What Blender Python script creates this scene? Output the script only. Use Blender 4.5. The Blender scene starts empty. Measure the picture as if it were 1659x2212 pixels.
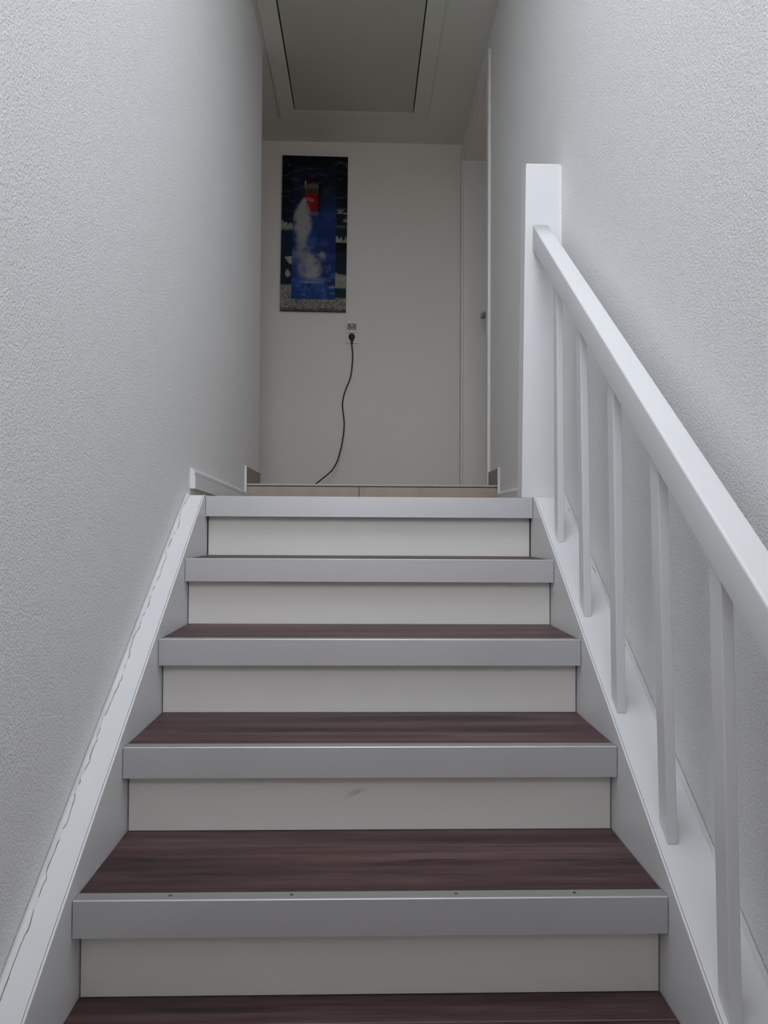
import bpy, bmesh, math, random
import numpy as np
from mathutils import Matrix, Vector

random.seed(7)
scene = bpy.context.scene
C = scene.collection

# ---------------------------------------------------------------- camera
cam_d = bpy.data.cameras.new('camera')
cam = bpy.data.objects.new('camera', cam_d)
C.objects.link(cam)
cam_d.sensor_fit = 'HORIZONTAL'
cam_d.sensor_width = 36.0
cam_d.lens = 36.0 * 1660.5 / 1659.0
cam_d.clip_start = 0.01
CR = ((0.999617, -0.006117, -0.027004), (-0.027129, -0.021317, -0.999405), (0.005538, 0.999754, -0.021474))
CP = (-0.020877, -2.346297, -0.09615)
cam.matrix_world = Matrix(((*CR[0], CP[0]), (*CR[1], CP[1]), (*CR[2], CP[2]), (0, 0, 0, 1)))
scene.camera = cam

# ---------------------------------------------------------------- sky, daylight portal, exposure
SKY_COLOUR = (0.90, 0.913, 1.0)
SKY_STRENGTH = 7.3
world = bpy.data.worlds.new('overcast_sky')
scene.world = world
world.use_nodes = True
bg = world.node_tree.nodes['Background']
wn = world.node_tree
w_co = wn.nodes.new('ShaderNodeTexCoord')
w_sep = wn.nodes.new('ShaderNodeSeparateXYZ')
w_rmp = wn.nodes.new('ShaderNodeValToRGB')
w_rmp.color_ramp.elements[0].position = 0.495
w_rmp.color_ramp.elements[0].color = (0.20, 0.19, 0.17, 1)      # ground below the horizon
w_rmp.color_ramp.elements[1].position = 0.505
w_rmp.color_ramp.elements[1].color = (*SKY_COLOUR, 1)
w_map = wn.nodes.new('ShaderNodeMapRange')
w_map.inputs['From Min'].default_value = -1
wn.links.new(w_co.outputs['Generated'], w_sep.inputs[0])
wn.links.new(w_sep.outputs['Z'], w_map.inputs['Value'])
wn.links.new(w_map.outputs[0], w_rmp.inputs['Fac'])
wn.links.new(w_rmp.outputs['Color'], bg.inputs[0])
bg.inputs[1].default_value = SKY_STRENGTH

# roof window opening over the stairs (x0, x1, y0, y1)
SKY = (-0.50, 0.54, -2.3, -0.60)
ZW = 2.48                       # ceiling height of the stairwell
YH = 0.3                       # where the lower landing ceiling begins
portal_d = bpy.data.lights.new('skylight_portal', 'AREA')
portal_d.shape = 'RECTANGLE'
portal_d.size = SKY[1] - SKY[0]
portal_d.size_y = SKY[3] - SKY[2]
portal_d.cycles.is_portal = True
portal = bpy.data.objects.new('skylight_portal', portal_d)
C.objects.link(portal)
portal.location = ((SKY[0] + SKY[1]) / 2, (SKY[2] + SKY[3]) / 2, ZW + 0.09)

# added window of an unseen room, put in for frontal light over the parapet (x0, x1, z0, z1) in the wall at y = YROOM
WIN = (-1.5, 1.5, 0.6, 2.3)
YROOM = -5.0
ZPAR = 0.6                     # top of the added parapet that keeps window light off the lower steps
portal2_d = bpy.data.lights.new('added_window_portal', 'AREA')
portal2_d.shape = 'RECTANGLE'
portal2_d.size = WIN[1] - WIN[0]
portal2_d.size_y = WIN[3] - WIN[2]
portal2_d.cycles.is_portal = True
portal2 = bpy.data.objects.new('added_window_portal', portal2_d)
C.objects.link(portal2)
portal2.location = ((WIN[0] + WIN[1]) / 2, YROOM - 0.02, (WIN[2] + WIN[3]) / 2)
portal2.rotation_euler = (math.radians(-90), 0, math.radians(180))

vs = scene.view_settings
vs.view_transform = 'Standard'
vs.look = 'None'
vs.gamma = 1.0
vs.use_curve_mapping = False
vs.exposure = 0.0
scene.cycles.diffuse_bounces = 8
scene.cycles.max_bounces = 10
scene.cycles.glossy_bounces = 3

# ---------------------------------------------------------------- materials
def new_mat(name):
    m = bpy.data.materials.new(name)
    m.use_nodes = True
    nt = m.node_tree
    return m, nt, nt.nodes['Principled BSDF']

def N(nt, kind, **kw):
    n = nt.nodes.new(kind)
    for k, v in kw.items():
        setattr(n, k, v)
    return n

def pos(nt, scale=(1, 1, 1)):
    g = N(nt, 'ShaderNodeNewGeometry')
    mp = N(nt, 'ShaderNodeMapping')
    mp.inputs['Scale'].default_value = scale
    nt.links.new(g.outputs['Position'], mp.inputs['Vector'])
    return mp.outputs['Vector']

def noise(nt, vec, scale, detail=3, rough=0.5):
    n = N(nt, 'ShaderNodeTexNoise')
    n.inputs['Scale'].default_value = scale
    n.inputs['Detail'].default_value = detail
    n.inputs['Roughness'].default_value = rough
    nt.links.new(vec, n.inputs['Vector'])
    return n.outputs['Fac']

def ramp(nt, fac, stops):
    r = N(nt, 'ShaderNodeValToRGB')
    el = r.color_ramp.elements
    el[0].position, el[0].color = stops[0][0], (*stops[0][1], 1)
    el[1].position, el[1].color = stops[-1][0], (*stops[-1][1], 1)
    for p, c in stops[1:-1]:
        e = el.new(p)
        e.color = (*c, 1)
    nt.links.new(fac, r.inputs['Fac'])
    return r.outputs['Color']

def bump(nt, bsdf, height, strength, dist):
    b = N(nt, 'ShaderNodeBump')
    b.inputs['Strength'].default_value = strength
    b.inputs['Distance'].default_value = dist
    nt.links.new(height, b.inputs['Height'])
    nt.links.new(b.outputs['Normal'], bsdf.inputs['Normal'])

def plain(name, col, rough=0.5, metal=0.0, var=0.0, vscale=6, bump_s=0.0, bump_scale=60):
    m, nt, b = new_mat(name)
    b.inputs['Roughness'].default_value = rough
    b.inputs['Metallic'].default_value = metal
    v = pos(nt)
    if var:
        lo = tuple(c * (1 - var) for c in col)
        nt.links.new(ramp(nt, noise(nt, v, vscale, 4), [(0.3, lo), (0.7, col)]), b.inputs['Base Color'])
    else:
        b.inputs['Base Color'].default_value = (*col, 1)
    if bump_s:
        bump(nt, b, noise(nt, v, bump_scale, 3), bump_s, 0.002)
    return m

def woodchip_plaster():
    m, nt, b = new_mat('woodchip_plaster')
    b.inputs['Roughness'].default_value = 0.75
    b.inputs['Base Color'].default_value = (0.87, 0.87, 0.87, 1)
    v = pos(nt)
    a = noise(nt, v, 215, 3, 0.62)
    bump(nt, b, a, 0.75, 0.006)
    return m

KNOTS = [(-0.421, -0.883, -0.718, 0.085, 0.016, 0.75), (0.105, -0.892, -0.718, 0.10, 0.015, 0.7),
         (0.260, -0.897, -0.718, 0.60, 0.026, 0.55), (0.470, -0.912, -0.718, 0.28, 0.030, 0.6),
         (-0.391, -0.657, -0.539, 0.06, 0.013, 0.65), (-0.088, -0.666, -0.539, 0.06, 0.013, 0.65),
         (0.263, -0.649, -0.539, 0.22, 0.030, 0.6), (0.345, -1.022, -0.897, 0.40, 0.040, 0.6)]

def wood():
    m, nt, b = new_mat('dark_oak_vinyl')
    b.inputs['Roughness'].default_value = 0.5
    v = pos(nt, (1.6, 26, 26))
    fine = noise(nt, pos(nt, (9, 220, 220)), 1.0, 3, 0.6)
    broad = noise(nt, v, 1.0, 5, 0.6)
    streak = noise(nt, pos(nt, (1.1, 14, 14)), 1.0, 3, 0.5)
    mx = N(nt, 'ShaderNodeMath', operation='MULTIPLY_ADD')
    nt.links.new(fine, mx.inputs[0])
    mx.inputs[1].default_value = 0.45
    nt.links.new(broad, mx.inputs[2])
    base = ramp(nt, mx.outputs[0], [(0.50, (0.030, 0.013, 0.013)), (0.72, (0.083, 0.039, 0.039)), (0.93, (0.145, 0.082, 0.078))])
    dark = ramp(nt, streak, [(0.30, (0.30, 0.29, 0.31)), (0.37, (0.75, 0.73, 0.74)), (0.46, (1, 1, 1))])
    mm = N(nt, 'ShaderNodeMix', data_type='RGBA', blend_type='MULTIPLY')
    mm.inputs[0].default_value = 1.0
    nt.links.new(base, mm.inputs[6])
    nt.links.new(dark, mm.inputs[7])
    col = mm.outputs[2]
    # knots and dark figure in the printed grain: (x, y, z, half length, half width, depth of tone)
    g = N(nt, 'ShaderNodeNewGeometry')
    wob = noise(nt, pos(nt, (14, 90, 90)), 1.0, 3)
    for kx, ky, kz, la, lb, amt in KNOTS:
        mp = N(nt, 'ShaderNodeMapping')
        mp.vector_type = 'TEXTURE'
        mp.inputs['Location'].default_value = (kx, ky, kz)
        mp.inputs['Scale'].default_value = (la, lb, 0.05)
        nt.links.new(g.outputs['Position'], mp.inputs['Vector'])
        ln = N(nt, 'ShaderNodeVectorMath', operation='LENGTH')
        nt.links.new(mp.outputs['Vector'], ln.inputs[0])
        ad = N(nt, 'ShaderNodeMath', operation='ADD')
        nt.links.new(ln.outputs['Value'], ad.inputs[0])
        nt.links.new(wob, ad.inputs[1])
        t = 1 - amt
        tone = ramp(nt, ad.outputs[0], [(0.55, (t, t, t * 1.08)), (1.0, (1, 1, 1))])
        mk = N(nt, 'ShaderNodeMix', data_type='RGBA', blend_type='MULTIPLY')
        mk.inputs[0].default_value = 1.0
        nt.links.new(col, mk.inputs[6])
        nt.links.new(tone, mk.inputs[7])
        col = mk.outputs[2]
    nt.links.new(col, b.inputs['Base Color'])
    bump(nt, b, fine, 0.25, 0.001)
    return m

def cream(name, scuff=None):
    m, nt, b = new_mat(name)
    b.inputs['Roughness'].default_value = 0.5
    v = pos(nt)
    col = ramp(nt, noise(nt, v, 5, 4), [(0.3, (0.89, 0.865, 0.835)), (0.7, (0.91, 0.885, 0.855))])
    if scuff:
        # a rubbed brownish mark, slanting
        mp = N(nt, 'ShaderNodeMapping')
        g = N(nt, 'ShaderNodeNewGeometry')
        mp.vector_type = 'TEXTURE'
        mp.inputs['Location'].default_value = scuff
        mp.inputs['Rotation'].default_value = (0, math.radians(-20), 0)
        mp.inputs['Scale'].default_value = (0.06, 1.0, 0.014)
        nt.links.new(g.outputs['Position'], mp.inputs['Vector'])
        ln = N(nt, 'ShaderNodeVectorMath', operation='LENGTH')
        nt.links.new(mp.outputs['Vector'], ln.inputs[0])
        nz = noise(nt, pos(nt, (60, 60, 160)), 1, 3)
        ad = N(nt, 'ShaderNodeMath', operation='MULTIPLY_ADD')
        nt.links.new(nz, ad.inputs[0])
        ad.inputs[1].default_value = 0.9
        nt.links.new(ln.outputs['Value'], ad.inputs[2])
        mask = ramp(nt, ad.outputs[0], [(0.95 / 2, (1, 1, 1)), (0.98, (0, 0, 0))])
        mm = N(nt, 'ShaderNodeMix', data_type='RGBA')
        nt.links.new(mask, mm.inputs[0])
        nt.links.new(col, mm.inputs[6])
        mm.inputs[7].default_value = (0.70, 0.55, 0.44, 1)
        col = mm.outputs[2]
    nt.links.new(col, b.inputs['Base Color'])
    return m

def tile_floor_mat():
    m, nt, b = new_mat('beige_floor_tiles')
    b.inputs['Roughness'].default_value = 0.4
    br = N(nt, 'ShaderNodeTexBrick')
    br.offset = 0
    br.inputs['Scale'].default_value = 1.0
    br.inputs['Color1'].default_value = (0.43, 0.34, 0.26, 1)
    br.inputs['Color2'].default_value = (0.46, 0.37, 0.29, 1)
    br.inputs['Mortar'].default_value = (0.3, 0.27, 0.24, 1)
    br.inputs['Mortar Size'].default_value = 0.003
    br.inputs['Brick Width'].default_value = 0.6
    br.inputs['Row Height'].default_value = 0.6
    nt.links.new(pos(nt), br.inputs['Vector'])
    nt.links.new(br.outputs['Color'], b.inputs['Base Color'])
    return m

def glass_mat():
    m = bpy.data.materials.new('window_glass')
    m.use_nodes = True
    nt = m.node_tree
    out = nt.nodes['Material Output']
    nt.nodes.remove(nt.nodes['Principled BSDF'])
    tr = N(nt, 'ShaderNodeBsdfTransparent')
    tr.inputs[0].default_value = (0.96, 0.98, 0.97, 1)
    gl = N(nt, 'ShaderNodeBsdfGlossy')
    gl.inputs['Roughness'].default_value = 0.02
    mx = N(nt, 'ShaderNodeMixShader')
    mx.inputs[0].default_value = 0.06
    nt.links.new(tr.outputs[0], mx.inputs[1])
    nt.links.new(gl.outputs[0], mx.inputs[2])
    nt.links.new(mx.outputs[0], out.inputs[0])
    return m

def print_mat():
    m, nt, b = new_mat('picture_print')
    b.inputs['Roughness'].default_value = 0.6
    b.inputs['Specular IOR Level'].default_value = 0.15
    a = N(nt, 'ShaderNodeVertexColor')
    a.layer_name = 'print'
    nt.links.new(a.outputs['Color'], b.inputs['Base Color'])
    return m

M = {
    'plaster': woodchip_plaster(),
    'smooth': plain('smooth_wall_paint', (0.79, 0.74, 0.70), 0.7, var=0.02, vscale=3, bump_s=0.05, bump_scale=300),
    'ceiling': plain('ceiling_paint', (0.71, 0.705, 0.65), 0.8, var=0.02, vscale=2),
    'white': plain('white_gloss_paint', (0.775, 0.775, 0.79), 0.38, var=0.03, vscale=7, bump_s=0.06, bump_scale=40),
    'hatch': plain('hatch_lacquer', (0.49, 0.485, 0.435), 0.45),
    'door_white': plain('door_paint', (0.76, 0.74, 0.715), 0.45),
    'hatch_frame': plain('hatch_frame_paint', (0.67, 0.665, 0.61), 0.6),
    'cream': cream('cream_board'),
    'cream_scuffed': cream('cream_board_scuffed', (-0.035, -0.745, -0.643)),
    'metal': plain('satin_grey_nosing', (0.63, 0.62, 0.635), 0.40, 0.45, var=0.05, vscale=4),
    'wood': wood(),
    'strip': plain('nosing_top_darkened', (0.335, 0.34, 0.315), 0.45, 0.3, var=0.05, vscale=5),  # nosing colour darkened to paint the dimmer light on its top
    'joint': plain('seam_highlight_wood', (0.17, 0.12, 0.115), 0.5),  # lighter wood tone painting the highlight along a plank seam
    'slab': plain('raw_tread_board', (0.35, 0.27, 0.2), 0.7, var=0.2),
    'tile': plain('beige_tile', (0.45, 0.36, 0.30), 0.45, var=0.12, vscale=14),
    'plinth': plain('brown_tile', (0.30, 0.23, 0.175), 0.5, var=0.12, vscale=20),
    'tile_floor': tile_floor_mat(),
    'edge_trim': plain('pale_edge_trim', (0.50, 0.475, 0.45), 0.4),
    'grout': plain('dark_grout', (0.10, 0.08, 0.07), 0.8),
    'crack': plain('crack_shadow_grey', (0.20, 0.19, 0.18), 0.9),
    'caulk': plain('white_caulk', (0.80, 0.80, 0.80), 0.6, bump_s=0.25, bump_scale=90),
    'black': plain('black_rubber', (0.008, 0.008, 0.008), 0.45),
    'steel': plain('brushed_steel', (0.35, 0.35, 0.36), 0.3, 0.9),
    'screw': plain('screw_steel', (0.12, 0.12, 0.11), 0.5, 0.6),
    'socket': plain('ivory_plastic', (0.66, 0.635, 0.59), 0.35),
    'socket_lip': plain('grey_socket_lip', (0.30, 0.30, 0.30), 0.6),
    'socket_white': plain('white_plastic', (0.95, 0.95, 0.94), 0.3),
    'socket_dark': plain('shaded_socket_insert', (0.20, 0.185, 0.17), 0.5),
    'canvas_edge': plain('dark_canvas_edge', (0.012, 0.014, 0.02), 0.6),
    'laminate': plain('landing_laminate', (0.33, 0.27, 0.22), 0.5, var=0.2, vscale=9),
    'lower_floor': plain('lower_hall_floor', (0.30, 0.26, 0.23), 0.6, var=0.1),
    'glass': glass_mat(),
    'print': print_mat(),
}

# ---------------------------------------------------------------- mesh helpers
def add_box(bm, x0, x1, y0, y1, z0, z1, bev=0.0, seg=2):
    vs_ = [bm.verts.new(p) for p in ((x0, y0, z0), (x1, y0, z0), (x1, y1, z0), (x0, y1, z0),
                                      (x0, y0, z1), (x1, y0, z1), (x1, y1, z1), (x0, y1, z1))]
    fs = [bm.faces.new([vs_[i] for i in f]) for f in ((0, 3, 2, 1), (4, 5, 6, 7), (0, 1, 5, 4), (1, 2, 6, 5), (2, 3, 7, 6), (3, 0, 4, 7))]
    if bev:
        es = list({e for f in fs for e in f.edges})
        bmesh.ops.bevel(bm, geom=es, offset=bev, segments=seg, affect='EDGES', profile=0.5)

def add_prism_x(bm, yz, x0, x1, bev=0.0):
    """polygon in the YZ plane extruded along X"""
    a = [bm.verts.new((x0, y, z)) for y, z in yz]
    b = [bm.verts.new((x1, y, z)) for y, z in yz]
    n = len(yz)
    fs = [bm.faces.new(a), bm.faces.new(b[::-1])]
    for i in range(n):
        fs.append(bm.faces.new((a[i], b[i], b[(i + 1) % n], a[(i + 1) % n])))
    bmesh.ops.recalc_face_normals(bm, faces=fs)
    if bev:
        es = list({e for f in fs for e in f.edges})
        bmesh.ops.bevel(bm, geom=es, offset=bev, segments=2, affect='EDGES', profile=0.5)

def add_hexa(bm, pts, bev=0.0, seg=2):
    """pts: four bottom then four top, each going round"""
    v = [bm.verts.new(p) for p in pts]
    fs = [bm.faces.new([v[i] for i in f]) for f in ((0, 3, 2, 1), (4, 5, 6, 7), (0, 1, 5, 4), (1, 2, 6, 5), (2, 3, 7, 6), (3, 0, 4, 7))]
    bmesh.ops.recalc_face_normals(bm, faces=fs)
    if bev:
        es = list({e for f in fs for e in f.edges})
        bmesh.ops.bevel(bm, geom=es, offset=bev, segments=seg, affect='EDGES', profile=0.5)

def add_loft(bm, rings, cap=True):
    rows = [[bm.verts.new(p) for p in r] for r in rings]
    n = len(rows[0])
    fs = []
    for a, b in zip(rows, rows[1:]):
        for i in range(n):
            fs.append(bm.faces.new((a[i], a[(i + 1) % n], b[(i + 1) % n], b[i])))
    if cap:
        fs.append(bm.faces.new(rows[0]))
        fs.append(bm.faces.new(rows[-1]))
    bmesh.ops.recalc_face_normals(bm, faces=fs)

def tube_rings(pts, r, n=10):
    pts = [Vector(p) for p in pts]
    rings = []
    up = Vector((0.3, 0.9, 0.2)).normalized()
    for i, p in enumerate(pts):
        t = (pts[min(i + 1, len(pts) - 1)] - pts[max(i - 1, 0)]).normalized()
        s = t.cross(up).normalized()
        u = s.cross(t).normalized()
        rr = r[i] if isinstance(r, (list, tuple)) else r
        rings.append([p + rr * (math.cos(2 * math.pi * k / n) * s + math.sin(2 * math.pi * k / n) * u) for k in range(n)])
    return rings

def catmull(pts, sub=6):
    P = [Vector(p) for p in pts]
    out = []
    for i in range(len(P) - 1):
        p0, p1, p2, p3 = P[max(i - 1, 0)], P[i], P[i + 1], P[min(i + 2, len(P) - 1)]
        for k in range(sub):
            t = k / sub
            out.append(0.5 * ((2 * p1) + (p2 - p0) * t + (2 * p0 - 5 * p1 + 4 * p2 - p3) * t * t + (3 * p1 - p0 - 3 * p2 + p3) * t ** 3))
    out.append(P[-1])
    return out

def obj(name, bm, mat, parent=None, smooth=False):
    me = bpy.data.meshes.new(name)
    bm.to_mesh(me)
    bm.free()
    if smooth:
        for p in me.polygons:
            p.use_smooth = True
    me.materials.append(M[mat])
    o = bpy.data.objects.new(name, me)
    C.objects.link(o)
    if parent:
        o.parent = parent
    return o

def box(name, x0, x1, y0, y1, z0, z1, mat, parent=None, bev=0.0):
    bm = bmesh.new()
    add_box(bm, x0, x1, y0, y1, z0, z1, bev)
    return obj(name, bm, mat, parent)

def boxes(name, lst, mat, parent=None, bev=0.0):
    bm = bmesh.new()
    for b in lst:
        add_box(bm, *b, bev)
    return obj(name, bm, mat, parent)

def empty(name, loc=(0, 0, 0)):
    o = bpy.data.objects.new(name, None)
    C.objects.link(o)
    o.empty_display_size = 0.1
    return o

def tag(o, label, cat=None, kind=None, group=None):
    o['label'] = label
    if cat: o['category'] = cat
    if kind: o['kind'] = kind
    if group: o['group'] = group
    return o

# ---------------------------------------------------------------- measures
XL, XR = -0.555, 0.597          # faces of the side walls
YEND = 1.585                    # far end of the left stair wall
YTILE = 1.135                   # front of the tiled step
ZT = 0.103                      # tiled floor level
YB = 2.52                       # back wall
ZC = 2.37                       # ceiling
G, R, H, SB = 0.261215, 0.179136, 0.061762, 0.0388   # going, rise, nosing height, riser setback
XH = -2.3                       # far side of the hall
YREAR, ZLOW = -3.0, -2.62
DY0, DY1, DZ = 1.44, 2.42, 2.223   # doorway in the right wall

# ---------------------------------------------------------------- room shell
o = boxes('wall_left', [(XL - 0.12, XL, YREAR, YEND, ZLOW, ZC), (XL - 0.12, XL, YREAR, YH + 0.1, ZC, ZW)], 'plaster')
tag(o, 'long textured white plaster wall on the left of the stairs', 'wall', 'structure')
o = boxes('wall_right', [(XR, XR + 0.2, YREAR, DY0, ZLOW, ZC), (XR, XR + 0.2, YREAR, YH + 0.1, ZC, ZW),
                         (XR, XR + 0.2, DY1, YB, ZT, ZC),
                         (XR, XR + 0.2, DY0, DY1, DZ, ZC)], 'plaster')
tag(o, 'textured white plaster wall on the right, behind the banister', 'wall', 'structure')
o = box('wall_back', XH - 0.12, XR + 0.25, YB, YB + 0.12, -0.2, ZC, 'smooth')
tag(o, 'smooth off-white wall at the end of the landing, carrying the picture', 'wall', 'structure')
o = boxes('wall_hall', [(XH, XL - 0.12, YEND - 0.12, YEND, -0.2, ZC), (XH - 0.12, XH, YEND - 0.12, YB, -0.2, ZC)], 'smooth')
tag(o, 'off-white side walls of the upper hall hidden behind the left corner', 'wall', 'structure')
o = box('wall_front', XL - 0.12, XR + 0.2, YREAR - 0.12, YREAR, ZLOW, ZPAR, 'smooth')
tag(o, 'unseen white stairwell wall with an added light-blocking parapet behind the viewer', 'wall', 'structure')
RX = 1.7  # half width of the unseen room added to bring in frontal window light
o = boxes('wall_added_room', [(-RX - 0.12, -RX, YROOM, YREAR, 0.1, ZW), (RX, RX + 0.12, YROOM, YREAR, 0.1, ZW),
                        (-RX, XL - 0.12, YREAR - 0.12, YREAR, 0.1, ZW), (XR + 0.2, RX, YREAR - 0.12, YREAR, 0.1, ZW),
                        (-RX, RX, YROOM - 0.12, YROOM, 0.1, WIN[2]), (-RX, RX, YROOM - 0.12, YROOM, WIN[3], ZW),
                        (-RX, WIN[0], YROOM - 0.12, YROOM, WIN[2], WIN[3]), (WIN[1], RX, YROOM - 0.12, YROOM, WIN[2], WIN[3])], 'smooth')
tag(o, 'white walls of an unseen room added behind the viewer for its window light', 'wall', 'structure')
o = box('floor_added_room', -RX - 0.12, RX + 0.12, YROOM - 0.12, YREAR - 0.12, -0.05, 0.1, 'lower_floor')
tag(o, 'floor of the unseen room added behind the viewer', 'floor', 'structure')
o = box('ceiling_added_room', -RX - 0.12, RX + 0.12, YROOM - 0.12, YREAR - 0.12, ZW, ZW + 0.1, 'ceiling')
tag(o, 'ceiling of the unseen room added behind the viewer', 'ceiling', 'structure')
win2 = empty('window_added')
tag(win2, 'unseen white framed window added behind the viewer for frontal light', 'window', 'structure')
boxes('window_frame', [(WIN[0], WIN[0] + 0.05, YROOM - 0.09, YROOM - 0.04, WIN[2], WIN[3]), (WIN[1] - 0.05, WIN[1], YROOM - 0.09, YROOM - 0.04, WIN[2], WIN[3]),
                       (WIN[0] + 0.05, WIN[1] - 0.05, YROOM - 0.09, YROOM - 0.04, WIN[2], WIN[2] + 0.05), (WIN[0] + 0.05, WIN[1] - 0.05, YROOM - 0.09, YROOM - 0.04, WIN[3] - 0.05, WIN[3])], 'white', win2)
box('pane', WIN[0] + 0.05, WIN[1] - 0.05, YROOM - 0.07, YROOM - 0.064, WIN[2] + 0.05, WIN[3] - 0.05, 'glass', win2)

HX0, HX1, HY0, HY1 = -0.435, 0.257, 0.95, 2.134     # hatch panel
gp = 0.005
hx0, hx1, hy0, hy1 = HX0 - 0.008, HX1 + 0.007, HY0 - gp, HY1 + 0.004
ZU = ZC + 0.1
ZS = ZW + 0.1
o = boxes('ceiling', [
    (XL - 0.12, XR + 0.25, YREAR - 0.12, SKY[2], ZW, ZS),
    (XL - 0.12, SKY[0], SKY[2], SKY[3], ZW, ZS),
    (SKY[1], XR + 0.25, SKY[2], SKY[3], ZW, ZS),
    (XL - 0.12, XR + 0.25, SKY[3], YH + 0.1, ZW, ZS),
    (XL - 0.12, XR + 0.25, YH, hy0, ZC, ZU),
    (XL - 0.12, hx0, hy0, YEND - 0.12, ZC, ZU),
    (XH - 0.12, hx0, YEND - 0.12, hy1, ZC, ZU),
    (hx1, XR + 0.25, hy0, hy1, ZC, ZU),
    (XH - 0.12, XR + 0.25, hy1, YB + 0.12, ZC, ZU),
    (hx0 - 0.05, hx1 + 0.05, hy0 - 0.05, hy1 + 0.05, ZU, ZU + 0.03),  # unseen lid added over the hatch hole to keep sky light out
], 'ceiling')
tag(o, 'pale matt ceiling over the landing and stairwell', 'ceiling', 'structure')

o = box('wall_header', XL - 0.12, XR + 0.2, YH, YH + 0.1, ZU, ZW, 'smooth')
tag(o, 'white wall strip above the landing ceiling edge, over the stairwell', 'wall', 'structure')

# roof window above the stairs
win = empty('window_1')
tag(win, 'white framed roof window in the ceiling above the stairs', 'window', 'structure')
boxes('window_frame', [(SKY[0] - 0.06, SKY[0] + 0.03, SKY[2] - 0.06, SKY[3] + 0.06, ZS, ZS + 0.06),
                       (SKY[1] - 0.03, SKY[1] + 0.06, SKY[2] - 0.06, SKY[3] + 0.06, ZS, ZS + 0.06),
                       (SKY[0] + 0.03, SKY[1] - 0.03, SKY[2] - 0.06, SKY[2] + 0.03, ZS, ZS + 0.06),
                       (SKY[0] + 0.03, SKY[1] - 0.03, SKY[3] - 0.03, SKY[3] + 0.06, ZS, ZS + 0.06)], 'white', win)
box('pane', SKY[0] + 0.03, SKY[1] - 0.03, SKY[2] + 0.03, SKY[3] - 0.03, ZS + 0.025, ZS + 0.031, 'glass', win)

# landing floor in front of the tiled step, tiled upper floor, lower hall floor
o = boxes('floor_landing', [(XL, XR, 0.052, YTILE + 0.012, -0.18, 0.0), (XL, XR, 0.032, 0.052, -0.02, 0.0)], 'laminate')
tag(o, 'laminate landing between the top stair and the tiled step', 'floor', 'structure')
fl = boxes('floor', [(XL, XR, YTILE + 0.010, YEND, -0.18, ZT), (XH, XR + 0.2, YEND, YB, -0.18, ZT)], 'tile_floor')
tag(fl, 'beige tiled upper floor raised one low step above the landing', 'floor', 'structure')
for x0, x1 in ((XL + 0.002, -0.0415), (-0.0385, XR - 0.002)):
    box('tile', x0, x1, YTILE, YTILE + 0.0095, 0.001, ZT - 0.0125, 'tile', fl, 0.0008)
box('grout_line', XL + 0.001, XR - 0.001, YTILE + 0.002, YTILE + 0.0098, ZT - 0.0125, ZT - 0.0075, 'grout', fl)
box('joint', -0.0415, -0.0385, YTILE + 0.003, YTILE + 0.0095, 0.001, ZT - 0.0125, 'grout', fl)
box('edge_trim', XL + 0.001, XR - 0.001, YTILE - 0.001, YTILE + 0.018, ZT - 0.0075, ZT + 0.001, 'edge_trim', fl, 0.001)
o = box('floor_lower', XL - 0.12, XR + 0.2, YREAR, 0.6, ZLOW - 0.1, ZLOW, 'lower_floor')
tag(o, 'floor of the lower hall under the stairs', 'floor', 'structure')
o = box('wall_understairs', XL, XR, 0.056, 0.11, ZLOW, -0.18, 'smooth')
tag(o, 'white wall under the landing edge', 'wall', 'structure')

# brown tile plinths beside the tiled step, with pale cut end
for nm, x0, x1, y1, xa, xb in (('baseboard_tile_left', XL, XL + 0.009, YEND - 0.005, XL, XL + 0.010),
                               ('baseboard_tile_right', XR - 0.009, XR, DY0 - 0.045, XR - 0.010, XR)):
    pl = box(nm, x0, x1, YTILE - 0.012, y1, ZT + 0.001, 0.180, 'plinth')
    tag(pl, 'brown tile plinth along the %s wall beside the tiled step' % ('left' if 'left' in nm else 'right'), 'baseboard', 'structure')
    box('end_trim', xa, xb, YTILE - 0.020, YTILE - 0.0125, 0.02, 0.183, 'white', pl, 0.001)

# white moulded wooden baseboards on the landing
def board_profile(side, zb, zt):
    x = XL if side < 0 else XR
    s = 1 if side < 0 else -1
    h = zt - zb
    return [(x, zb), (x + s * 0.016, zb), (x + s * 0.016, zt - 0.024), (x + s * 0.0125, zt - 0.022),
            (x + s * 0.0125, zt - 0.0195), (x + s * 0.015, zt - 0.018), (x + s * 0.015, zt - 0.010), (x + s * 0.010, zt - 0.006), (x + s * 0.006, zt), (x, zt)]
for side, y0, z0a, z0b, zt0, zt1 in ((-1, 0.036, 0.024, 0.002, 0.088, 0.068), (1, 0.110, 0.001, 0.001, 0.070, 0.070)):
    bm = bmesh.new()
    A = [(x, y0, z) for x, z in board_profile(side, z0a, zt0)]
    B = [(x, YTILE - 0.021, z) for x, z in board_profile(side, z0b, zt1)]
    add_loft(bm, [A, B])
    o = obj('baseboard_left' if side < 0 else 'baseboard_right', bm, 'white')
    tag(o, 'white moulded baseboard on the landing, lifted at its near end' if side < 0 else
        'white moulded baseboard running from the banister post to the tiled step', 'baseboard', 'structure')

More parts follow.
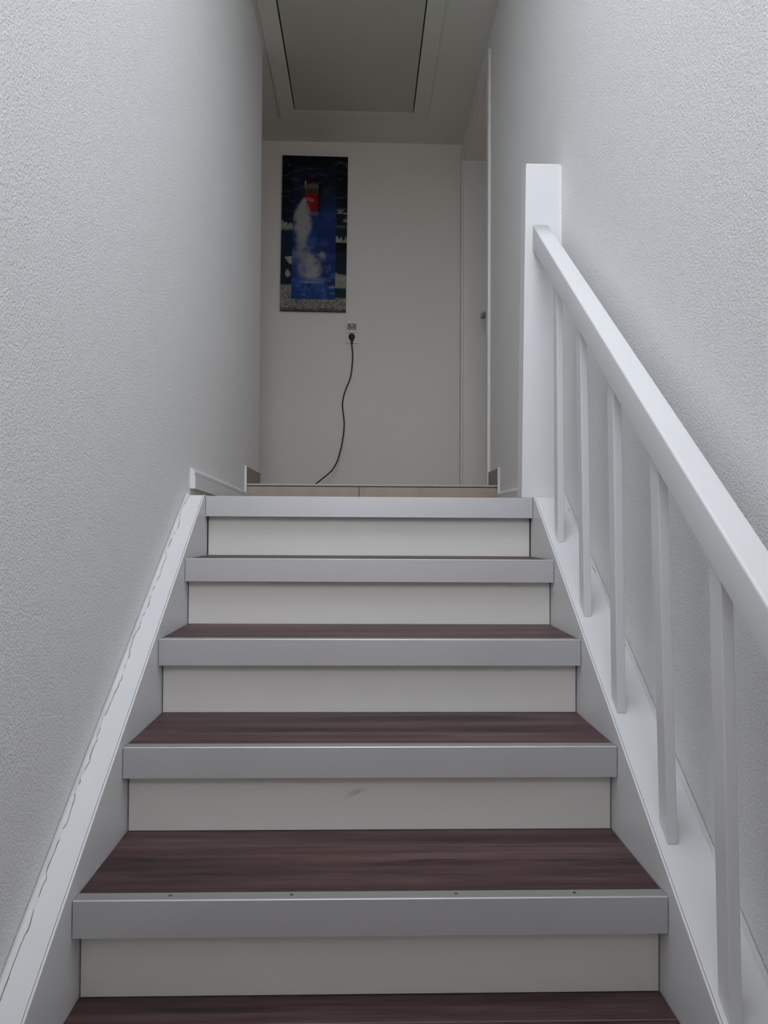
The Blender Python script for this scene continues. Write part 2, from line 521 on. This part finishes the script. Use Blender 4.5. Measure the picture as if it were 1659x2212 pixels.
# ---------------------------------------------------------------- doorway on the right of the landing
door = empty('door_1')
tag(door, 'white side door with deep frame and lever handle right of the landing', 'door', 'structure')
CT = 0.014
CW = 0.055
boxes('casing', [(XR - CT, XR - 0.0005, DY0 - CW, DY0 + 0.004, 0.115, DZ + CW)], 'door_white', door, 0.001)
boxes('casing', [(XR - CT, XR - 0.0005, DY1 - 0.004, DY1 + CW, ZT + 0.001, DZ + CW)], 'door_white', door, 0.001)
boxes('casing', [(XR - CT, XR - 0.0005, DY0 + 0.004, DY1 - 0.004, DZ - 0.004, DZ + CW)], 'door_white', door, 0.001)
box('jamb', XR, XR + 0.199, DY0, DY0 + 0.012, ZT + 0.001, DZ, 'door_white', door)
box('jamb', XR, XR + 0.199, DY1 - 0.012, DY1, ZT + 0.001, DZ, 'door_white', door)
box('jamb', XR, XR + 0.199, DY0 + 0.012, DY1 - 0.012, DZ - 0.012, DZ, 'door_white', door)
leaf = box('door_leaf', XR + 0.143, XR + 0.183, DY0 + 0.015, DY1 - 0.015, ZT + 0.008, DZ - 0.015, 'door_white', door, 0.002)
bm = bmesh.new()
hx, hy, hz = XR + 0.143, 2.325, 1.203
add_box(bm, hx - 0.007, hx, hy - 0.022, hy + 0.022, hz - 0.06, hz + 0.045, 0.003)
add_loft(bm, tube_rings([(hx - 0.005, hy, hz), (hx - 0.045, hy, hz)], 0.009, 12))
add_loft(bm, tube_rings(catmull([(hx - 0.04, hy + 0.006, hz), (hx - 0.043, hy - 0.03, hz + 0.003), (hx - 0.040, hy - 0.12, hz - 0.006)]), 0.0085, 12))
add_loft(bm, tube_rings([(hx - 0.044, hy, hz - 0.005), (hx - 0.046, hy + 0.004, hz + 0.02), (hx - 0.034, hy + 0.002, hz + 0.030), (hx - 0.020, hy, hz + 0.02), (hx - 0.02, hy, hz)], 0.005, 8))
obj('door_handle', bm, 'steel', leaf, True)

# ---------------------------------------------------------------- staircase
def ztop(y):
    return 0.0097 + 0.668 * y
stair = empty('staircase')
tag(stair, 'straight staircase of dark wood-look treads with cream risers and grey nosings', 'staircase')
FIRST, LAST = -3, 5
YS0 = FIRST * G - 5 * G + G * 0 - 0.15
YS0 = (FIRST - 5) * G - 0.2
poly = [(YS0, ztop(YS0)), (-0.0125, ztop(-0.0125)), (0.030, 0.0015), (0.030, -0.30), (YS0, ztop(YS0) - 0.36)]
for s, xo, xi in ((-1, XL + 0.0014, -0.5055), (1, XR - 0.0014, 0.5055)):
    bm = bmesh.new()
    add_prism_x(bm, poly, min(xo, xi), max(xo, xi), 0.0012)
    st = obj('stringer', bm, 'white', stair)
    bm = bmesh.new()
    p2 = [(y, z + 0.001) if k < 3 else (y, z) for k, (y, z) in enumerate(poly)]
    add_prism_x(bm, p2, min(s * 0.5042, s * 0.5001), max(s * 0.5042, s * 0.5001), 0.0006)
    obj('cladding_panel', bm, 'white', st)
    # caulk bead along the wall with a ragged lower edge
    n = 260
    ys = [YS0 + (-0.014 - YS0) * k / n for k in range(n + 1)]
    rag = [0.0]
    for k in range(n):
        rag.append(0.80 * rag[-1] + random.gauss(0, 0.0012))
    bm = bmesh.new()
    rings = []
    xw = xo
    for y, r_ in zip(ys, rag):
        w = (0.005 if s < 0 else 0.0035) + max(-0.0035, min(0.006, r_ * (1 if s < 0 else 0.5)))
        z = ztop(y)
        rings.append([(xw - s * 0.0001, y, z + 0.0005), (xw - s * w, y, z + 0.0012), (xw - s * (w * 0.8), y, z + 0.0035),
                      (xw - s * 0.0015, y, z + 0.008), (xw - s * 0.0001, y, z + 0.014)])
    add_loft(bm, rings)
    obj('caulk_bead', bm, 'caulk', st)
    # dark ribbon painting the shade in the crack between bead and board
    bm = bmesh.new()
    segs, cur = [], []
    for k, (y, r_) in enumerate(zip(ys, rag)):
        w = (0.005 if s < 0 else 0.0035) + max(-0.0035, min(0.006, r_ * (1 if s < 0 else 0.5)))
        t = 0.0006 + 0.0009 * abs(math.sin(k * 0.37 + s)) * random.random()
        gapped = (random.random() < 0.10) if s < 0 else (math.sin(k * 0.23) < 0.93)
        if gapped:
            if len(cur) > 1: segs.append(cur)
            cur = []
        else:
            z = ztop(y)
            cur.append([(xw - s * (w - 0.001), y, z + 0.0002), (xw - s * (w + t), y, z + 0.0002),
                        (xw - s * (w + t), y, z + 0.0007), (xw - s * (w - 0.001), y, z + 0.0007)])
    if len(cur) > 1: segs.append(cur)
    for sg in segs:
        add_loft(bm, sg)
    ck = obj('caulk_crack', bm, 'crack', st)
    ck['kind'] = 'stuff'

bm = bmesh.new()
add_prism_x(bm, [(YS0, ztop(YS0) - 0.33), (0.03, -0.29), (0.03, -0.275), (YS0, ztop(YS0) - 0.315)], -0.4995, 0.4995)
obj('soffit_board', bm, 'white', stair)

for i in range(FIRST, LAST + 1):
    y, z = (i - 5) * G, (i - 5) * R
    # tread slab and planks
    back = y + G + SB + 0.012 if i < 5 else 0.0315
    tr = box('tread', -0.4995, 0.4995, y + 0.004, back, z - H + 0.002, z - 0.006, 'slab', stair)
    if i < 5:
        ya, yb = y + 0.0285, y + G + SB - 0.0005
        if i == 1:
            cuts = [ya, -0.824, yb]
        elif i == 0:
            cuts = [ya, y + 0.222, yb]
        else:
            cuts = [ya, yb]
        for a, b in zip(cuts, cuts[1:]):
            if a != ya:
                box('seam_highlight', -0.499, 0.499, a - 0.0012, a + 0.0012, z - 0.0055, z - 0.0013, 'joint', tr)  # pale strip in place of the bevel highlight at the seam
            box('plank', -0.4992, 0.4992, a + 0.0013, b - 0.0013, z - 0.0058, z - 0.0015, 'wood', tr, 0.0011)
    # nosing: L profile
    bm = bmesh.new()
    add_prism_x(bm, [(y, z - H), (y, z - 0.0012), (y + 0.0012, z), (y + 0.0035, z - 0.0001), (y + 0.0035, z - 0.002), (y + 0.0035, z - H)], -0.4985, 0.4985)
    ns = obj('nosing', bm, 'metal', stair)
    box('nosing_top_face', -0.4985, 0.4985, y + 0.0036, y + 0.028, z - 0.0025, z - 0.0002, 'strip', ns, 0.0004)  # top of the same profile, its dimmer light put into a darker colour
    if i in (1,):
        for sx in (-0.342, -0.138, 0.141, 0.344):
            bm = bmesh.new()
            yy = y + 0.017
            add_loft(bm, [[(sx + r * math.cos(a * math.pi / 5), yy + r * math.sin(a * math.pi / 5), z + h) for a in range(10)]
                          for r, h in ((0.0032, -0.0005), (0.0032, 0.0003), (0.0024, 0.0008))])
            obj('screw', bm, 'screw', ns)
    # riser below this nosing
    if i > FIRST:
        box('riser', -0.4972, 0.4972, y + SB, y + SB + 0.0115, z - R - 0.0012, z - H + 0.0018, 'cream_scuffed' if i == 2 else 'cream', stair)

# ---------------------------------------------------------------- banister
rail = empty('stair_banister')
tag(rail, 'white wooden banister with square newel post, sloping handrail and flat balusters', 'banister')
# newel post: leans a touch outwards, butts against the wall
PY0, PY1 = 0.034, 0.104
bm = bmesh.new()
add_hexa(bm, [(0.472, PY0, 0.0005), (XR - 0.001, PY0, 0.0005), (XR - 0.001, PY1, 0.0005), (0.472, PY1, 0.0005),
              (0.484, PY0, 1.055), (XR - 0.001, PY0, 1.055), (XR - 0.001, PY1, 1.055), (0.484, PY1, 1.055)], 0.003, 2)
obj('newel_post', bm, 'white', rail)
bm = bmesh.new()
add_loft(bm, [[(XR - 0.012, PY0 + 0.001, z), (XR - 0.001, PY0 - 0.006, z), (XR - 0.001, PY0 + 0.001, z)] for z in (0.03, 0.3, 0.7, 1.045)])
obj('caulk_bead', bm, 'caulk', rail)

def rail_top(y):      # upper left edge of the handrail
    return 0.852 + 0.742 * (y - 0.023)
def rail_x(y):        # left face
    return 0.505 + 0.00923 * (y - 0.023)
RTH = 0.0765          # vertical thickness
def rail_ring(y):
    x, zt = rail_x(y), rail_top(y)
    w, h, r = 0.051, RTH, 0.0055
    pts = []
    for cx, cz, a0 in ((x + w - r, zt - r, 0), (x + r, zt - r, 90), (x + r, zt - h + r, 180), (x + w - r, zt - h + r, 270)):
        for k in range(6):
            a = math.radians(a0 + 18 * k)
            rr = r if a0 < 180 else r * 0.55
            ox, oz = (cx, cz)
            if a0 >= 180:
                ox = x + rr if a0 == 180 else x + w - rr
                oz = zt - h + rr
            pts.append((ox + rr * math.cos(a), y, oz + rr * math.sin(a)))
    return pts
bm = bmesh.new()
YR0 = -2.45
add_loft(bm, [rail_ring(YR0 + (PY0 - YR0) * k / 24) for k in range(25)])
o = obj('handrail', bm, 'white', rail)
for p in o.data.polygons:
    p.use_smooth = len(p.vertices) == 4

bal = [(-0.213, 0.523, 0.518), (-0.478, 0.520, 0.509), (-0.737, 0.515, 0.506), (-0.991, 0.520, 0.503), (-1.236, 0.513, 0.501),
       (-1.498, 0.512, 0.500), (-1.759, 0.511, 0.498), (-2.02, 0.511, 0.496)]
for yf, xb, xt in bal:
    w, d = 0.0188, 0.040
    zb0, zb1 = ztop(yf) + 0.0004, ztop(yf + d) + 0.0004
    zt0, zt1 = rail_top(yf) - RTH + 0.004, rail_top(yf + d) - RTH + 0.004
    bm = bmesh.new()
    add_hexa(bm, [(xb, yf, zb0), (xb + w, yf, zb0), (xb + w, yf + d, zb1), (xb, yf + d, zb1),
                  (xt, yf, zt0), (xt + w, yf, zt0), (xt + w, yf + d, zt1), (xt, yf + d, zt1)], 0.0022, 2)
    obj('baluster', bm, 'white', rail)

# ---------------------------------------------------------------- attic hatch in the ceiling
hat = empty('attic_hatch')
tag(hat, 'flat pale attic hatch with broad frame and dark gap in the landing ceiling', 'hatch')
FX0, FX1, FY0, FY1 = -0.531, 0.350, 0.855, 2.222
zf0 = ZC - 0.010
fb = [(FX0, hx0, FY0, FY1), (hx1, FX1, FY0, FY1), (hx0, hx1, FY0, hy0), (hx0, hx1, hy1, FY1)]
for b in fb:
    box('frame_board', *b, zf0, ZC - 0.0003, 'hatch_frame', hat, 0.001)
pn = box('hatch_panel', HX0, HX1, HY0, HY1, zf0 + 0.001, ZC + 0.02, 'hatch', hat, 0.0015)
bm = bmesh.new()
add_loft(bm, tube_rings([(-0.105, 1.165, zf0 + 0.002), (-0.105, 1.165, zf0 - 0.003)], 0.013, 16))
obj('latch', bm, 'steel', pn)

# ---------------------------------------------------------------- picture of the lighthouse
def vnoise(x, y, seed):
    xi, yi = np.floor(x).astype(int), np.floor(y).astype(int)
    xf, yf = x - xi, y - yi
    xf, yf = xf * xf * (3 - 2 * xf), yf * yf * (3 - 2 * yf)
    def h(a, b):
        v = np.sin(a * 127.1 + b * 311.7 + seed * 74.7) * 43758.5453
        return v - np.floor(v)
    return (h(xi, yi) * (1 - xf) + h(xi + 1, yi) * xf) * (1 - yf) + (h(xi, yi + 1) * (1 - xf) + h(xi + 1, yi + 1) * xf) * yf
def fbm(x, y, seed, o=4):
    s, a, t = 0, 0.5, 0
    for k in range(o):
        s = s + a * vnoise(x * 2 ** k, y * 2 ** k, seed + k)
        t += a
        a *= 0.55
    return s / t
def sst(a, b, x):
    t = np.clip((x - a) / (b - a), 0, 1)
    return t * t * (3 - 2 * t)

def paint(u, v):
    """u to the right, v down, both 0..1; returns linear rgb of the print"""
    col = np.zeros(u.shape + (3,))
    def over(c, m):
        m = np.clip(m, 0, 1)[..., None]
        col[...] = col * (1 - m) + np.array(c) * m
    n1 = fbm(u * 9, v * 60, 1)
    n2 = fbm(u * 26, v * 60, 5)
    n3 = fbm(u * 5, v * 12, 9)
    sp = fbm(u * 60, v * 140, 13, 2)
    W_ = (0.62, 0.60, 0.53)
    # --- outer picture
    over((0.006, 0.010, 0.020), np.ones_like(u))
    over((0.020, 0.042, 0.085), sst(0.25, 0.60, v) * (0.5 + 0.7 * n3))
    over((0.10, 0.15, 0.22), sst(0.60, 0.75, n1) * sst(0.55, 0.15, v) * 0.7)
    lf = u < 0.3
    edge = 0.415 + 0.05 * np.clip(u / 0.17, 0, 1) * 0.6 + 0.02 * (fbm(u * 40, v * 0, 21) - 0.5) * 2
    over(W_, lf * sst(edge - 0.004, edge + 0.006, v) * sst(0.482 + 0.02 * n2, 0.465, v) * (0.55 + 0.5 * n2))
    over(W_, lf * sst(0.0, 0.014, (u - 0.045) - np.abs(v - 0.655 - 0.25 * (u - 0.05)) * 3.2 + 0.03 * (n2 - 0.5)) * sst(0.71, 0.69, v) * 0.9)
    over(W_, lf * sst(0.0, 0.02, 0.045 - np.hypot((u - 0.105), (v - 0.765) * 1.3) + 0.05 * (n2 - 0.5)) * 0.85)
    rt_ = u > 0.7
    over((0.42, 0.42, 0.40), rt_ * sst(0.55, 0.66, n1) * sst(0.33, 0.36, v) * sst(0.48, 0.40, v))
    spik = 0.505 + 0.035 * np.abs(np.sin(u * 48)) * np.clip((u - 0.8) * 8, 0.3, 1)
    over(W_, rt_ * sst(spik, spik + 0.012, v) * sst(0.562, 0.548, v) * (0.7 + 0.3 * n2))
    over((0.004, 0.005, 0.009), rt_ * sst(0.553, 0.563, v) * sst(0.625, 0.605, v))
    over(W_, rt_ * sst(0.735 + 0.10 * (u - 0.83) + 0.02 * n2, 0.75 + 0.10 * (u - 0.83) + 0.02 * n2, v) * sst(0.86, 0.84, v) * (0.45 + 0.5 * n2))
    over((0.01, 0.06, 0.085), rt_ * sst(0.845 + 0.06 * (u - 0.8), 0.855 + 0.06 * (u - 0.8), v) * sst(0.915, 0.905, v))
    foam = np.maximum(sst(0.825, 0.845, v) * (u < 0.4), sst(0.905, 0.925, v))
    over((0.36, 0.35, 0.30), foam)
    over((0.62, 0.60, 0.52), foam * sst(0.45, 0.75, sp) * 0.8)
    over((0.09, 0.11, 0.12), foam * sst(0.45, 0.25, sp) * 0.7)
    over((0.03, 0.04, 0.06), sst(0.975, 0.995, v + 0.02 * (n2 - 0.5)) * 0.6)
    # --- inner picture
    inn = (u > 0.170) & (u < 0.832) & (v > 0.070) & (v < 0.925)
    keep = col.copy()
    over((0.010, 0.022, 0.052), np.ones_like(u))
    over((0.035, 0.10, 0.36), sst(0.20, 0.55, v + 0.12 * (u - 0.5)))
    over((0.06, 0.10, 0.17), sst(0.52, 0.68, n1) * sst(0.42, 0.12, v) * 0.6)
    over((0.03, 0.05, 0.20), sst(0.50, 0.62, fbm(u * 4, v * 9, 31)) * sst(0.40, 0.5, v) * 0.7)
    over((0.10, 0.22, 0.62), sst(0.55, 0.70, fbm(u * 5, v * 11, 37)) * sst(0.30, 0.5, v) * 0.7)
    over((0.45, 0.55, 0.72), sst(0.58, 0.72, fbm(u * 7 + v * 4, v * 60, 41)) * sst(0.76, 0.83, v) * sst(0.93, 0.86, v) * 0.6)
    S_ = (0.60, 0.58, 0.58)
    def blob(cx, cy, rx, ry, a, soft=0.5, c=S_):
        d = np.hypot((u - cx) / rx, (v - cy) / ry) + (fbm(u * 11, v * 26, 51) - 0.5) * 0.85
        over(c, sst(1.0, 1.0 - soft, d) * a)
    # tower
    blob(0.47, 0.155, 0.055, 0.028, 0.0)
    tw = lambda x0, x1, y0, y1, s=0.006: sst(x0 - s, x0 + s, u) * sst(x1 + s, x1 - s, u) * sst(y0 - s * .5, y0 + s * .5, v) * sst(y1 + s * .5, y1 - s * .5, v)
    over((0.20, 0.018, 0.030), sst(1.05, 0.85, np.hypot((u - 0.47) / 0.042, (v - 0.135) / 0.018)))
    over((0.025, 0.008, 0.006), tw(0.435, 0.520, 0.145, 0.178))
    over((0.20, 0.04, 0.04), tw(0.445, 0.495, 0.166, 0.180))
    over((0.45, 0.45, 0.50), tw(0.345, 0.37, 0.163, 0.182))
    over((0.20, 0.185, 0.17), tw(0.335, 0.60, 0.180, 0.212) * (0.75 + 0.4 * n2))
    over((0.012, 0.012, 0.012), tw(0.555, 0.625, 0.178, 0.245))
    over((0.13, 0.13, 0.12), tw(0.355, 0.565, 0.212, 0.247) * (np.abs(np.sin(u * 62)) > 0.45))
    over((0.02, 0.02, 0.02), tw(0.355, 0.565, 0.218, 0.245) * (np.abs(np.sin(u * 62)) < 0.45))
    over((0.44, 0.014, 0.012), tw(0.360, 0.560, 0.243, 0.360, 0.008))
    over((0.07, 0.004, 0.006), tw(0.545, 0.592, 0.243, 0.360, 0.012))
    over((0.30, 0.24, 0.30), tw(0.42, 0.555, 0.362, 0.385, 0.02) * 0.8)
    # pale lettering on the tower, as blurred as in the print
    for lx, ly, lw in ((0.375, 0.279, 0.024), (0.405, 0.281, 0.024), (0.435, 0.284, 0.022), (0.463, 0.287, 0.026)):
        ring = np.abs(np.hypot((u - lx) / lw, (v - ly) / 0.011) - 0.62)
        over((0.60, 0.27, 0.25), sst(0.55, 0.2, ring) * 0.9)
    over((0.42, 0.11, 0.11), sst(1.0, 0.4, np.hypot((u - 0.44) / 0.018, (v - 0.305) / 0.008)) * 0.7)
    # spray
    cx = np.interp(v, [0.27, 0.33, 0.40, 0.47, 0.55, 0.62], [0.345, 0.325, 0.31, 0.31, 0.32, 0.36])
    hw = np.interp(v, [0.27, 0.33, 0.40, 0.47, 0.52, 0.60], [0.02, 0.085, 0.125, 0.145, 0.09, 0.06])
    d = np.abs(u - cx) / hw + (fbm(u * 14, v * 30, 61) - 0.5) * 0.9
    over(S_, sst(1.25, 0.45, d) * sst(0.262, 0.285, v) * sst(0.62, 0.50, v) * 0.92)
    blob(0.40, 0.68, 0.34, 0.14, 0.45, 1.0, (0.30, 0.36, 0.58))
    blob(0.29, 0.58, 0.12, 0.09, 0.55, 0.95)
    blob(0.36, 0.63, 0.17, 0.07, 0.70, 0.95)
    blob(0.45, 0.70, 0.24, 0.10, 0.90, 0.95)
    blob(0.47, 0.76, 0.21, 0.07, 0.85, 0.9)
    blob(0.63, 0.645, 0.08, 0.035, 0.75, 0.8)
    blob(0.20, 0.66, 0.06, 0.06, 0.4, 0.8, (0.16, 0.25, 0.55))
    blob(0.66, 0.56, 0.10, 0.03, 0.55, 0.8, (0.12, 0.18, 0.50))
    blob(0.50, 0.815, 0.26, 0.010, 0.6, 0.8)
    col[...] = np.where(inn[..., None], col, keep)
    return np.clip(0.60 * col ** 1.12, 0, 1)

pic = empty('lighthouse_picture')
tag(pic, 'tall canvas picture of a red lighthouse in sea spray on the back wall', 'picture')
PW, PH, PD = 0.415, 0.990, 0.022
bm = bmesh.new()
add_box(bm, -PW / 2, PW / 2, -PD + 0.0006, -0.001, -PH / 2, PH / 2)
obj('canvas_body', bm, 'canvas_edge', pic)
nx, nz = 146, 342
us, vs2 = np.meshgrid(np.linspace(0, 1, nx + 1), np.linspace(0, 1, nz + 1))
verts = np.stack([(us - 0.5) * PW, np.full_like(us, -PD), (0.5 - vs2) * PH], -1).reshape(-1, 3)
idx = np.arange((nx + 1) * (nz + 1)).reshape(nz + 1, nx + 1)
faces = np.stack([idx[1:, :-1], idx[1:, 1:], idx[:-1, 1:], idx[:-1, :-1]], -1).reshape(-1, 4)
me = bpy.data.meshes.new('printed_front')
me.from_pydata(verts.tolist(), [], faces.tolist())
ca = me.color_attributes.new('print', 'FLOAT_COLOR', 'POINT')
rgb = paint(us, vs2).reshape(-1, 3)
ca.data.foreach_set('color', np.concatenate([rgb, np.ones((len(rgb), 1))], 1).astype(np.float32).ravel())
me.materials.append(M['print'])
pf = bpy.data.objects.new('printed_front', me)
C.objects.link(pf)
pf.parent = pic
pic.location = (-0.343, YB, 1.772)
pic.rotation_euler = (0, math.radians(0.5), 0)

# ---------------------------------------------------------------- wall socket and cord
soc = empty('wall_socket')
tag(soc, 'ivory double wall socket plate right below the picture', 'socket')
sx0, sx1, sz0, sz1 = -0.137, -0.063, 1.078, 1.227
yb = YB
box('plate', sx0, sx1, yb - 0.010, yb - 0.0003, sz0, sz1, 'socket', soc, 0.002)
bm = bmesh.new()
add_box(bm, -0.128, -0.072, yb - 0.0115, yb - 0.0095, 1.163, 1.203, 0.001)
up_ = obj('socket_insert', bm, 'socket_dark', soc)
bm = bmesh.new()
add_loft(bm, [[(-0.1 + r * math.cos(a * math.pi / 8), y, 1.192 + 0.9 * r * math.sin(a * math.pi / 8)) for a in range(16)] for r, y in ((0.006, yb - 0.011), (0.005, yb - 0.0145))])
obj('earth_clip', bm, 'socket', up_)
box('insert_lip', -0.121, -0.079, yb - 0.014, yb - 0.0112, 1.164, 1.176, 'socket_lip', up_, 0.001)
bm = bmesh.new()
add_prism_x(bm, [(yb - 0.0095, 1.146), (yb - 0.022, 1.146), (yb - 0.022, 1.149), (yb - 0.0105, 1.161), (yb - 0.0095, 1.161)], -0.130, -0.070)
obj('tilted_strip', bm, 'socket_white', soc)  # wedge face tilted upward to catch light and look bright
bm = bmesh.new()
add_loft(bm, [[(-0.1 + r * math.cos(a * math.pi / 12), y, 1.116 + r * math.sin(a * math.pi / 12)) for a in range(24)]
              for r, y in ((0.027, yb - 0.0096), (0.027, yb - 0.0125), (0.0235, yb - 0.0125), (0.0225, yb - 0.0105))])
obj('socket_rim', bm, 'socket', soc, False)

cord = empty('power_cord')
tag(cord, 'black plug and cord hanging down the back wall from the socket', 'cord')
bm = bmesh.new()
add_loft(bm, [[(-0.1 + r * math.cos(a * math.pi / 12), y, 1.116 + r * math.sin(a * math.pi / 12)) for a in range(24)]
              for r, y in ((0.018, yb - 0.0128), (0.0195, yb - 0.018), (0.0195, yb - 0.032), (0.016, yb - 0.042), (0.008, yb - 0.046))])
add_loft(bm, tube_rings([(-0.0998, yb - 0.034, 1.112), (-0.0996, yb - 0.036, 1.098), (-0.0995, yb - 0.034, 1.082), (-0.0992, yb - 0.031, 1.066)], [0.010, 0.009, 0.007, 0.005], 12))
obj('plug', bm, 'black', cord, True)
path = [(-0.0994, 2.486, 1.085), (-0.0992, 2.489, 1.066), (-0.0933, 2.505, 0.9925), (-0.0959, 2.508, 0.9483), (-0.1071, 2.508, 0.8598), (-0.1387, 2.508, 0.7771),
        (-0.153, 2.508, 0.7212), (-0.1556, 2.507, 0.6683), (-0.1463, 2.505, 0.5949), (-0.1444, 2.5, 0.5503), (-0.151, 2.49, 0.4758),
        (-0.1646, 2.475, 0.4011), (-0.1836, 2.45, 0.3259), (-0.2109, 2.42, 0.2713), (-0.2353, 2.395, 0.2406), (-0.2624, 2.37, 0.2159),
        (-0.3044, 2.32, 0.1757), (-0.366, 2.25, 0.1269), (-0.43, 2.19, ZT + 0.006), (-0.62, 2.12, ZT + 0.0052), (-0.9, 2.10, ZT + 0.0052), (-1.25, 2.2, ZT + 0.0052)]
bm = bmesh.new()
add_loft(bm, tube_rings(catmull(path, 6), 0.0042, 10))
obj('cable', bm, 'black', cord, True)
